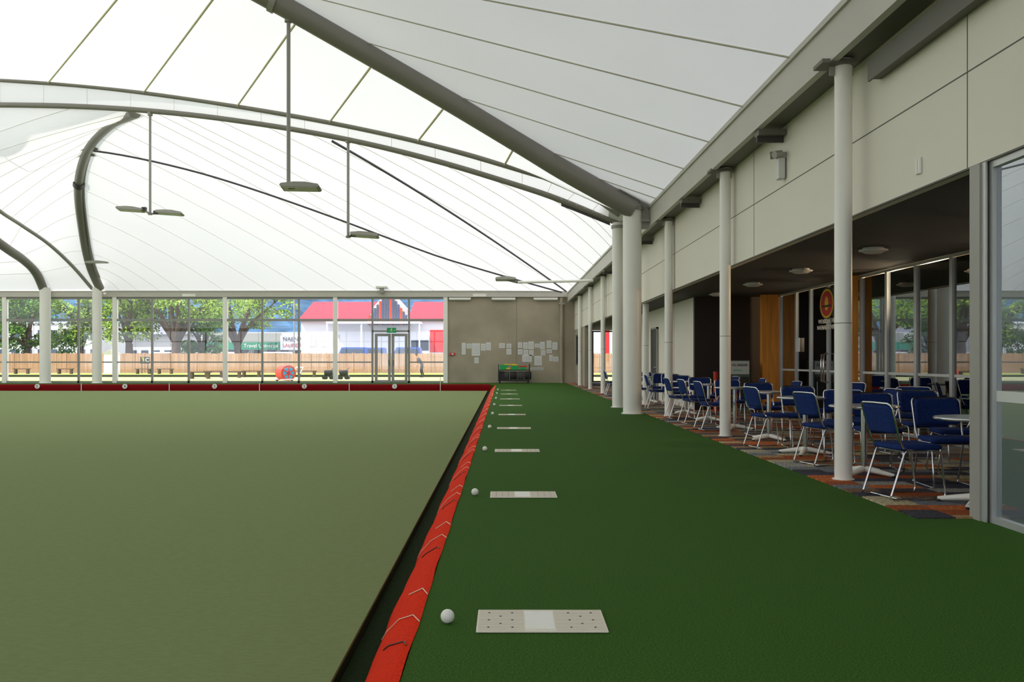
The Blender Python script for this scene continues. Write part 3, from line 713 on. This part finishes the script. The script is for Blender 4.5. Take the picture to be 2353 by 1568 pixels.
membrane('ceiling_membrane', thin, [arch3[0], arch3[1], V((-23.9, 45.4, 6.3)), V((-23.9, 44.4, 6.55)), V((-23.9, 43.4, 6.85)), V((-23.9, 42, 7.3)), V((-23.9, 40, 8)), V((-23.9, 38.5, 8.6)), V((-23.9, 36, 9.4))], seams=(1, 2, 3, 4, 5), sr=0.009, fb=cat, nt=3)
membrane('ceiling_membrane', [beam[-1]+V((0, 0, .1)), beam[-1].lerp(upp[-1], 0.6), upp[-1], low[-1], thin[-1]], [V((-23.95, 18, 11)), arch3[6], arch3[5], V((-23.9, 36, 9.41)), V((-23.9, 36.02, 9.4))], fa=linp, nt=3)
membrane('ceiling_membrane', arch3, [V((-48, p.y, 4.8)) for p in arch3], seams=range(1, 11), sr=0.013, nt=16)
b = MB()
b.add([V((-48, FARY-0.1, 4.8)), V((-23.9, FARY-0.1, 4.8)), V((-23.9, 47.9, 4.85)), V((-48, 47.9, 4.8))], [(0, 1, 2, 3)], 'fabric')
b.add([V((-24.0, FARY-0.1, 4.8)), V((fx(236), FARY-0.1, 4.8)), arch2[0], thin[0], V((-23.9, 47.9, 4.85))], [(0, 1, 2, 3, 4)], 'fabric'); b.obj('ceiling_membrane')
b = MB()
def cable(s0, s1, n=30, off=V((0, -0.25, -0.15)), t0=0.02, t1=0.985):
    return [S4(s0+(s1-s0)*(i/n), t0+(t1-t0)*i/n)+off for i in range(n+1)]
b.tube(cable(4.15, 7.95), 0.04, 'cable', 8); b.tube(cable(8.75, 8.1), 0.04, 'cable', 8)
p = cat(arch2, 4.0); b.tube([p+V((-.25, 0, 0)), p+V((-3, -0.8, 0.25)), at(-30, 322, 36.5)], 0.035, 'cable', 8)
b.obj('ridge_cables')

# ------------------------------------------------------------------ hanging lights
def head(b, T, L=0.42):
    prof = [(-L, 0.0), (-L*0.93, 0.04), (-0.12, 0.075), (0.12, 0.075), (L*0.93, 0.035), (L, 0.0), (L*0.93, -0.035), (-L*0.93, -0.035)]
    n = len(prof); W = 0.17
    vs = [T @ V((a, -W, z)) for a, z in prof]+[T @ V((a, W, z)) for a, z in prof]
    b.add(vs, [tuple(range(n)), tuple(range(2*n-1, n-1, -1))]+[(i, (i+1) % n, n+(i+1) % n, n+i) for i in range(n)], 'steel')
    b.box(-L*0.85, L*0.85, -W*0.85, W*0.85, -0.045, -0.033, 'lens', T)
def pendant(x, ytop, ybot, d, heads, r=0.042):
    p0 = at(x, ytop, d); p1 = at(x, ybot, d); b = MB()
    b.tube([p0, p1], r, 'steel', 12); b.tube([p0, p0-V((0, 0, 0.12))], r*2, 'steel', 12)
    b.tube([p1, p1-V((0, 0, 0.06))], r*1.7, 'steel_b', 12)
    for (hx, hy, L, tilt) in heads:
        c = at(hx, hy, d)
        b.tube([p1-V((0, 0, 0.03)), V((p1.x+(c.x-p1.x)*0.35, c.y, c.z))], 0.035, 'steel', 8)
        b.box(-0.07, 0.07, -0.07, 0.07, -0.04, 0.08, 'steel_d', Matrix.Translation(V((p1.x+(c.x-p1.x)*0.3, c.y, c.z))))
        head(b, Matrix.Translation(c) @ Matrix.Rotation(R_(tilt), 4, 'Y') @ Matrix.Rotation(R_(-8), 4, 'X'), L)
    b.obj('pendant_floodlight', origin=p1)
pendant(663, 38, 420, 19.6, [(691, 431, 0.42, 1)])
pendant(345, 258, 490, 31.6, [(300, 482, 0.46, 4), (390, 490, 0.46, 4)])
pendant(800, 319, 542, 27.2, [(838, 541, 0.42, 4)])
b = MB(); T = Matrix.Translation(at(222, 603, 46)); head(b, T, 0.55); b.obj('arch_floodlight')
b = MB(); p = at(1162, 642, 34); head(b, Matrix.Translation(p) @ Matrix.Rotation(R_(-8), 4, 'X'), 0.38); q = at(1190, 649, 34)
b.tube([p, q], 0.05, 'steel_b', 8); b.tube([q, V((3.27, 34, q.z+0.06))], 0.05, 'steel_l', 10); b.obj('bracket_floodlight')
b = MB(); p = at(877, 662, 48.0); b.box(-0.3, 0.3, -0.12, 0.12, 0.0, 0.1, 'white', Matrix.Translation(p)); b.box(-0.1, 0.1, -0.08, 0.2, -0.25, 0.0, 'steel', Matrix.Translation(p)); b.obj('beam_floodlight')

# ------------------------------------------------------------------ outdoors
b = MB(); b.box(-70, 40, FARY+0.2, 53.5, -0.4, -0.02, 'pave'); b.obj('ground_path')
b = MB(); b.box(-70, 40, 53.5, 85, -0.4, -0.03, 'ogreen'); b.box(-60, 30, 66, 66.6, -0.03, 0.12, 'black'); b.box(-60, 30, 55, 56.5, -0.03, 0.0, 'pave'); b.box(-60, 30, 60, 63, -0.03, -0.01, 'pave'); b.obj('ground_outdoor_green')
b = MB(); b.box(-160, 120, 85, 600, -0.5, -0.05, 'asph'); b.obj('ground_street')
b = MB(); b.box(-160, -48.3, -80, 85, -0.5, -0.1, 'pave'); b.box(-48.3, 60, -80, -8.2, -0.5, -0.1, 'pave'); b.obj('ground_surround')
b = MB(); x = -62.0
while x < 30:
    hgt = 1.78+random.uniform(-0.03, 0.03); b.box(x, x+0.14, 84.9, 84.93, 0.0, hgt, 'fence'); x += 0.155
for z in (0.4, 1.4): b.box(-62, 30, 84.93, 84.98, z, z+0.1, 'fence')
for k in range(38): b.box(-62+2.4*k, -61.9+2.4*k, 84.85, 84.9, 0, 1.85, 'fence')
b.obj('timber_fence')
b = MB(); nx, ny = 60, 14; vs = []
for j in range(ny+1):
    for i in range(nx+1):
        X = -320+560*i/nx; t = j/ny
        z = (60+14*math.sin(X*0.018)+8*math.sin(X*0.05+1))*t**0.8+3*math.sin(X*0.3+j)*t
        vs.append((X, 320+200*t, z-1))
fs = [(j*(nx+1)+i, j*(nx+1)+i+1, (j+1)*(nx+1)+i+1, (j+1)*(nx+1)+i) for j in range(ny) for i in range(nx)]
b.add(vs, fs, 'hill', True); b.obj('bush_covered_hills')
def tree_mesh(seed, leaf, spread, lowz, topz, trunk=0.42, nleaf=5200):
    rnd = random.Random(seed); b = MB(); tips = []
    b.tube([V((0, 0, 0)), V((0.05, 0, 0.8)), V((0.1, 0, 2.6))], [trunk*1.25, trunk, trunk*0.8], 'bark', 12)
    for k in range(8):
        a = 2*math.pi*k/8+rnd.uniform(-.3, .3); L = spread*rnd.uniform(0.6, 1.0); z1 = rnd.uniform(lowz+1, topz)
        p0 = V((0.1, 0, 2.3+rnd.uniform(0, 0.4))); p3 = V((L*math.cos(a), L*math.sin(a), z1))
        p1 = p0.lerp(p3, 0.3)+V((0, 0, 0.7)); p2 = p0.lerp(p3, 0.65)+V((rnd.uniform(-.4, .4), rnd.uniform(-.4, .4), 0.5))
        b.tube(dense([p0, p1, p2, p3], 3), [trunk*0.6*(1-0.85*i/9) for i in range(10)], 'bark', 7)
        tips += [p2, p3]
        for q in range(3):
            s = rnd.uniform(0.3, 0.9); c = p1.lerp(p3, s); e2 = c+V((rnd.uniform(-1.5, 1.5), rnd.uniform(-1.5, 1.5), rnd.uniform(-0.8, 1.8)))
            b.tube([c, e2], [0.08, 0.02], 'bark', 5); tips.append(e2)
    cl = [(t+V((rnd.gauss(0, .5), rnd.gauss(0, .5), rnd.gauss(0, .4))), rnd.uniform(0.6, 1.15)) for t in tips for _ in range(2)]
    vs = []; fs = []
    for i in range(nleaf):
        c, r = rnd.choice(cl)
        dv = V((rnd.gauss(0, 1), rnd.gauss(0, 1), rnd.gauss(0, 1))).normalized()*r*rnd.uniform(0.5, 1.0)**0.5
        p = c+V((dv.x, dv.y, dv.z*0.7))
        if p.z < lowz: continue
        u = V((rnd.gauss(0, 1), rnd.gauss(0, 1), rnd.gauss(0, 1))).normalized(); w = u.orthogonal().normalized(); h = rnd.uniform(0.09, 0.17)
        o = len(vs); vs += [p-u*h, p+w*h*0.7, p+u*h, p-w*h*0.7]; fs.append((o, o+1, o+2, o+3))
    b.add(vs, fs, leaf); return b.mesh('street_tree')
tA = tree_mesh(1, 'leafA', 4.8, 4.3, 8.5, 0.42, 6200); tB = tree_mesh(2, 'leafB', 3.0, 1.6, 9, 0.40, 6500); tC = tree_mesh(3, 'leafA', 2.6, 2.4, 8.5, 0.38, 6500)
for me, x, d, rz, sc in ((tB, 60, 92, 0, 0.95), (tC, 185, 95, 1, 0.9), (tC, 297, 93, 2, 1.1), (tA, 402, 92, 0.5, 1.15), (tB, 465, 96, 2.2, 0.75), (tA, 545, 108, 1.7, 1.15), (tB, -60, 94, 3, 1)):
    o = inst('street_tree', me, (fx(x, d), d, -0.06), rz); o.scale = (sc, sc, sc)
def wins(b, x0, x1, y, z0, z1, n, mt='wind'):
    w = (x1-x0)/n
    for i in range(n): b.box(x0+w*(i+0.2), x0+w*(i+0.8), y-0.05, y, z0, z1, mt)
b = MB(); b.box(fx(-40, 125), fx(232, 125), 125, 135, -0.05, 6.1, 'bcream'); wins(b, fx(-40, 125), fx(232, 125), 125, 3.8, 5.2, 9); wins(b, fx(-40, 125), fx(232, 125), 125, 0.8, 2.6, 9); b.box(fx(-45, 125), fx(237, 125), 124.8, 135, 6.1, 6.3, 'bwhite')
for i in range(10):
    X = fx(-40, 125)+1.7*i; b.box(X, X+0.1, 124.9, 125, 0, 6.1, 'bwhite')
b.obj('street_building')
b = MB(); b.box(fx(240, 140), fx(452, 140), 140, 150, -0.05, 5.0, 'bcream'); wins(b, fx(240, 140), fx(452, 140), 140, 1.0, 2.6, 8); b.prism([(139, 5.0), (145, 6.8), (151, 5.0)], fx(238, 140), fx(455, 140), 'asph'); b.obj('street_building')
e = empty('shop_building', (fx(560, 118), 118, 0))
ox = e.location.x; b = MB(); x0, x1 = fx(455, 118)-ox, fx(700, 118)-ox
b.box(x0, x1, 0, 10, -0.05, 4.7, 'bcream'); b.box(x0, x1, -2, 0, 3.0, 3.15, 'bcream'); b.box(x0, x1-2.6, -2.05, -2, 2.45, 3.4, 'teal'); wins(b, x0, x1, 0, 0.5, 2.4, 8); b.box(x0+1, x1-3, -0.1, 0, 3.6, 4.6, 'aluf')
b.box(x1-2.6, x1, -2.1, -2, 2.4, 4.3, 'bwhite'); b.obj('building', parent=e)
text('Travel Universal', 0.66, 'white', (fx(600, 116), 115.9, 2.92), FACE_CAM, e)
text('NAENAE', 0.72, 'black', (fx(676, 116), 115.85, 3.75), FACE_CAM, e); text('LAUNDRY', 0.62, 'redp', (fx(676, 116), 115.85, 2.95), FACE_CAM, e)
d = 100; b = MB(); X0, X1, X2, X3 = fx(692, d), fx(850, d), fx(940, d), fx(1100, d)
b.box(X0, X3, d, d+14, -0.05, 5.4, 'bwhite')
for a, c in ((X0, X1), (X2, X3)):
    b.prism([(d-0.6, 5.35), (d-0.6, 5.6), (d+7, 7.9), (d+14.6, 5.6), (d+14.6, 5.35)], a-0.1, c+0.1, 'rroof')
b.prism([(X1-0.2, 5.0), (X1+0.6, 6.9), (X1+2.1, 8.6), (X2-0.6, 6.9), (X2+0.2, 5.0)], d-1.2, d+6, 'bcream', 'y')
for i in range(15):
    X = X1+0.15+(X2-X1-0.3)*i/14; zt = 5.6+3.0*(1-abs((i-7)/8)); b.box(X-0.10, X+0.10, d-1.35, d-1.2, 4.9, zt, 'slat' if i % 4 else 'orange')
b.box(X0+3.3, X2+1.5, d-3.2, d, 5.0, 5.2, 'bwhite')
for X in (X0+3.4, X0+7, X2+1.4): b.box(X-0.07, X+0.07, d-3.1, d-2.96, 0, 5.0, 'bwhite')
wins(b, X0+0.6, X1-3, d, 2.6, 3.9, 3, 'bcream'); b.box(fx(988, d), fx(1030, d), d-0.12, d, 2.0, 4.4, 'redp'); b.box(fx(945, d), fx(985, d), d-0.1, d, 2.2, 3.3, 'wind')
b.box(fx(1100, d), fx(1500, d), d, d+10, 0, 5.4, 'bwhite'); b.box(fx(1380, d), fx(1400, d), d-0.1, d, 1, 4.5, 'redp')
b.obj('community_hall')
def van_mesh(mt, name, H_=2.1, L=4.6):
    b = MB()
    prof = [(-L/2, 0.35), (-L/2, 1.0), (-L/2+0.9, 1.15), (-L/2+1.5, H_), (L/2-0.25, H_), (L/2, 1.1), (L/2, 0.35)]
    b.prism(prof, -0.9, 0.9, mt, 'y')
    gp = [(-L/2+1.1, 1.2), (-L/2+1.6, H_-0.15), (L/2-0.4, H_-0.15), (L/2-0.2, 1.2)]
    b.prism(gp, -0.92, -0.9, 'wind', 'y'); b.prism(gp, 0.9, 0.92, 'wind', 'y')
    for x in (-L/2+0.9, L/2-0.9):
        for s in (-0.85, 0.85): b.tube([(x, s-0.1, 0.34), (x, s+0.1, 0.34)], 0.34, 'black', 16)
    return b.mesh(name)
vw = van_mesh('bwhite', 'white_van'); vb = van_mesh('bluecar', 'blue_van', 2.45, 4.0)
for x, d, me, nm in ((490, 102, vw, 'white_van'), (625, 102, vw, 'white_van'), (800, 90, vb, 'blue_van'), (845, 93, vb, 'blue_van'), (925, 90, vb, 'blue_van'), (375, 104, vw, 'white_van')):
    inst(nm, me, (fx(x, d), d, -0.05))
b = MB(); b.tube([(0, 0, -0.05), (0, 0, 8), (0.3, 0, 8.4), (1.6, 0, 8.6)], 0.07, 'aluf', 8); b.box(1.2, 1.9, -0.12, 0.12, 8.52, 8.62, 'steel'); b.obj('street_lamp', (fx(676, 96), 96, 0))
b = MB(); b.tube([(0, 0, -0.05), (0, 0, 9)], 0.06, 'aluf', 8); b.tube([(0, 0, 9), (0, 0, 9.1)], 0.1, 'aluf', 8); b.obj('street_lamp', (fx(140, 98), 98, 0))
e = empty('rink_scoreboard', (fx(333, 83), 83, 0))
b = MB(); b.box(-0.42, 0.42, -0.03, 0.03, 0.85, 1.45, 'black'); b.box(-0.3, -0.24, -0.03, 0.03, -0.03, 0.85, 'bark'); b.box(0.24, 0.3, -0.03, 0.03, -0.03, 0.85, 'bark'); b.obj('board', parent=e)
text('3', 0.6, 'yellow', (fx(333, 83)-0.17, 82.96, 1.16), FACE_CAM, e); text('C', 0.5, 'white', (fx(333, 83)+0.22, 82.96, 1.16), FACE_CAM, e)
b = MB(); b.box(-0.5, 0.5, -0.5, 0.5, -0.03, 1.7, 'bwhite'); b.prism([(-0.6, 1.7), (0, 2.1), (0.6, 1.7)], -0.6, 0.6, 'steel', 'y'); b.box(-0.3, 0.3, -0.52, -0.5, 0.0, 1.5, 'lens'); b.obj('garden_shed', (fx(257, 80), 80, 0))
bb = MB(); bb.box(-0.7, 0.7, -0.2, 0.2, 0.40, 0.46, 'bark'); bb.box(-0.6, -0.45, -0.18, 0.18, 0, 0.40, 'bark'); bb.box(0.45, 0.6, -0.18, 0.18, 0, 0.40, 'bark'); bm = bb.mesh('garden_bench')
for x, d in ((460, 60), (492, 64), (330, 80), (380, 80), (532, 62), (578, 65.3), (705, 65), (150, 80), (50, 80)): inst('garden_bench', bm, (fx(x, d), d, -0.03))
e = empty('green_roller', (fx(660, 52.5), 52.5, -0.02))
b = MB(); T = Matrix.Rotation(R_(35), 4, 'Z')
b.tube([(-0.1, -0.45, 0.48), (-0.1, 0.45, 0.48)], 0.44, 'orange', 28, T=T); b.tube([(-0.1, -0.47, 0.48), (-0.1, -0.45, 0.48)], 0.33, 'cyan', 28, T=T)
for a in range(0, 360, 60): b.box(-0.03, 0.03, -0.49, -0.47, 0, 0.4, 'redp', T @ Matrix.Translation((-0.1, 0, 0.48)) @ Matrix.Rotation(R_(a), 4, 'Y'))
b.tube([(-0.6, -0.5, 0.1), (0.4, -0.5, 0.12), (0.75, -0.5, 0.8)], 0.03, 'white', 8, T=T); b.tube([(-0.6, 0.5, 0.1), (0.4, 0.5, 0.12), (0.75, 0.5, 0.8)], 0.03, 'white', 8, T=T); b.tube([(0.75, -0.5, 0.8), (0.75, 0.5, 0.8)], 0.03, 'white', 8, T=T)
b.cyl(-0.6, 0, 0, 0.1, 0.06, 'black', 10, T=T); b.cyl(0.4, 0.3, 0, 0.1, 0.06, 'black', 10, T=T)
b.obj('drum', parent=e)
for x in (755, 790):
    b = MB(); b.slab(0.5, 0.4, 0.35, 0.06, 'black', Matrix.Translation((0, 0, 0.42)), 0.04); b.tube([(-0.3, 0, 0.2), (0.35, 0, 0.75)], 0.02, 'steel_d', 8)
    for s in (-0.22, 0.22): b.tube([(s, -0.25, 0.15), (s, 0.25, 0.15)], 0.15, 'black', 14)
    b.obj('bowls_trolley', (fx(x, 57.5), 57.5, -0.03))

# ------------------------------------------------------------------ person (bowler outside, leaning forward)
def person(loc, rz):
    J = {'pel': (0, 0, .92), 'sp': (-.10, 0, 1.08), 'ch': (-.24, 0, 1.27), 'nk': (-.33, 0, 1.41), 'hd': (-.38, 0, 1.47),
         'hl': (.0, .10, .88), 'kl': (-.10, .11, .49), 'al': (.02, .11, .09), 'tl': (-.17, .12, .04),
         'hr': (.0, -.10, .88), 'kr': (-.02, -.11, .48), 'ar': (.14, -.11, .09), 'tr': (-.05, -.12, .04),
         'sl': (-.27, .19, 1.33), 'el': (-.30, .23, 1.04), 'wl': (-.42, .18, .82), 'sr': (-.27, -.19, 1.33), 'er': (-.30, -.23, 1.04), 'wr': (-.44, -.18, .83)}
    R = {'pel': .125, 'sp': .12, 'ch': .135, 'nk': .055, 'hd': .06, 'hl': .095, 'kl': .06, 'al': .042, 'tl': .035, 'hr': .095, 'kr': .06, 'ar': .042, 'tr': .035,
         'sl': .065, 'el': .045, 'wl': .03, 'sr': .065, 'er': .045, 'wr': .03}
    E = [('pel', 'sp'), ('sp', 'ch'), ('ch', 'nk'), ('nk', 'hd'), ('pel', 'hl'), ('hl', 'kl'), ('kl', 'al'), ('al', 'tl'), ('pel', 'hr'), ('hr', 'kr'), ('kr', 'ar'), ('ar', 'tr'), ('ch', 'sl'), ('sl', 'el'), ('el', 'wl'), ('ch', 'sr'), ('sr', 'er'), ('er', 'wr')]
    keys = list(J); me = bpy.data.meshes.new('body'); me.from_pydata([J[k] for k in keys], [(keys.index(a), keys.index(c)) for a, c in E], [])
    o = bpy.data.objects.new('body_tmp', me); C.objects.link(o)
    o.modifiers.new('s', 'SKIN'); sm = o.modifiers.new('u', 'SUBSURF'); sm.levels = 2
    sv = me.skin_vertices[0].data
    for i, k in enumerate(keys): sv[i].radius = (R[k], R[k]); sv[i].use_root = (k == 'pel')
    dg = bpy.context.evaluated_depsgraph_get(); ev = bpy.data.meshes.new_from_object(o.evaluated_get(dg))
    b = MB(); vs = [v.co.copy() for v in ev.vertices]
    groups = {'shirt': [], 'trous': [], 'skin': [], 'black': []}
    for p in ev.polygons:
        c = p.center; k = 'shirt'
        if c.z < 0.12: k = 'black'
        elif c.z < 0.93 and c.x > -0.25: k = 'trous'
        elif c.z < 1.0 and c.x < -0.25: k = 'skin'
        elif c.x < -0.31 and c.z > 1.37 and abs(c.y) < 0.1: k = 'skin'
        groups[k].append(tuple(p.vertices))
    for k, fs in groups.items():
        if fs: b.add(vs, fs, k, True)
    bpy.data.objects.remove(o)
    T = Matrix.Translation((-.42, 0, 1.55)) @ Matrix.Rotation(R_(-25), 4, 'Y')
    b.sphere((0, 0, 0), 0.1, 'skin', 18, 12, T=T, sc=(0.92, 0.78, 1.18)); b.sphere((0.015, 0, 0.028), 0.104, 'hair', 18, 12, T=T, sc=(0.92, 0.82, 1.08))
    b.sphere((-0.03, 0, -0.03), 0.088, 'skin', 16, 10, T=T, sc=(0.88, 0.8, 1.0))
    b.tube([V((-0.095, 0, 0.01)), V((-0.118, 0, -0.025))], [0.010, 0.015], 'skin', 8, T=T)
    for s in (-1, 1):
        b.sphere((-0.095, s*0.032, 0.005), 0.012, 'white', 8, 6, T=T); b.sphere((-0.105, s*0.032, 0.005), 0.006, 'black', 8, 6, T=T); b.sphere((0.0, s*0.083, -0.01), 0.025, 'skin', 8, 6, T=T, sc=(0.7, 0.35, 1.1))
    b.tube([V((-0.098, -0.022, -0.062)), V((-0.104, 0, -0.064)), V((-0.098, 0.022, -0.062))], 0.005, 'redp', 6, T=T)
    for s in (-1, 1):
        w = V((-.43, s*.18, .82)); b.sphere((w.x-0.025, w.y, w.z-0.05), 0.04, 'skin', 12, 8, sc=(0.6, 1, 1.2))
        for f, L in ((-0.026, .06), (-0.009, .07), (0.009, .066), (0.026, .052)):
            p = w+V((-.035, f, -.09)); b.tube([p, p+V((-.006, 0, -L*.5)), p+V((.014, 0, -L))], [.009, .008, .006], 'skin', 6)
        p = w+V((-.03, -s*.035, -.04)); b.tube([p, p+V((-.015, -s*.02, -.03)), p+V((-.015, -s*.018, -.055))], [.010, .009, .007], 'skin', 6)
    ob = b.obj('lawn_bowler', loc); ob.rotation_euler = (0, 0, rz)
person((fx(970, 64), 64, -0.045), R_(10))

# ------------------------------------------------------------------ light
w = bpy.data.worlds.new('sky'); bpy.context.scene.world = w; w.use_nodes = True
bg = w.node_tree.nodes['Background']
tc = w.node_tree.nodes.new('ShaderNodeTexCoord'); sp = w.node_tree.nodes.new('ShaderNodeSeparateXYZ'); rp = w.node_tree.nodes.new('ShaderNodeValToRGB')
w.node_tree.links.new(tc.outputs['Generated'], sp.inputs[0]); w.node_tree.links.new(sp.outputs['Z'], rp.inputs['Fac'])
rp.color_ramp.elements[0].color = (0.95, 0.97, 1, 1); rp.color_ramp.elements[1].color = (0.84, 0.90, 1, 1)
w.node_tree.links.new(rp.outputs['Color'], bg.inputs['Color']); bg.inputs['Strength'].default_value = 2.1
sl = bpy.data.lights.new('sun', 'SUN'); sl.energy = 5.2; sl.angle = R_(1.0); sl.color = (1, 0.955, 0.90)
so = bpy.data.objects.new('sun', sl); C.objects.link(so); so.location = (-20, -20, 40)
so.rotation_euler = V((0.42, 0.42, -0.80)).to_track_quat('-Z', 'Y').to_euler()

cam = bpy.data.cameras.new('camera'); co = bpy.data.objects.new('camera', cam); C.objects.link(co)
co.location = (0, 0, H); co.rotation_euler = (R_(90), 0, 0); cam.sensor_width = 36; cam.lens = F/2353*36
cam.shift_x = 17.5/2353; cam.shift_y = 42/2353; cam.clip_end = 2000; cam.clip_start = 0.05
bpy.context.scene.camera = co
bpy.context.scene.view_settings.view_transform = 'Standard'
bpy.context.scene.view_settings.exposure = 0.18
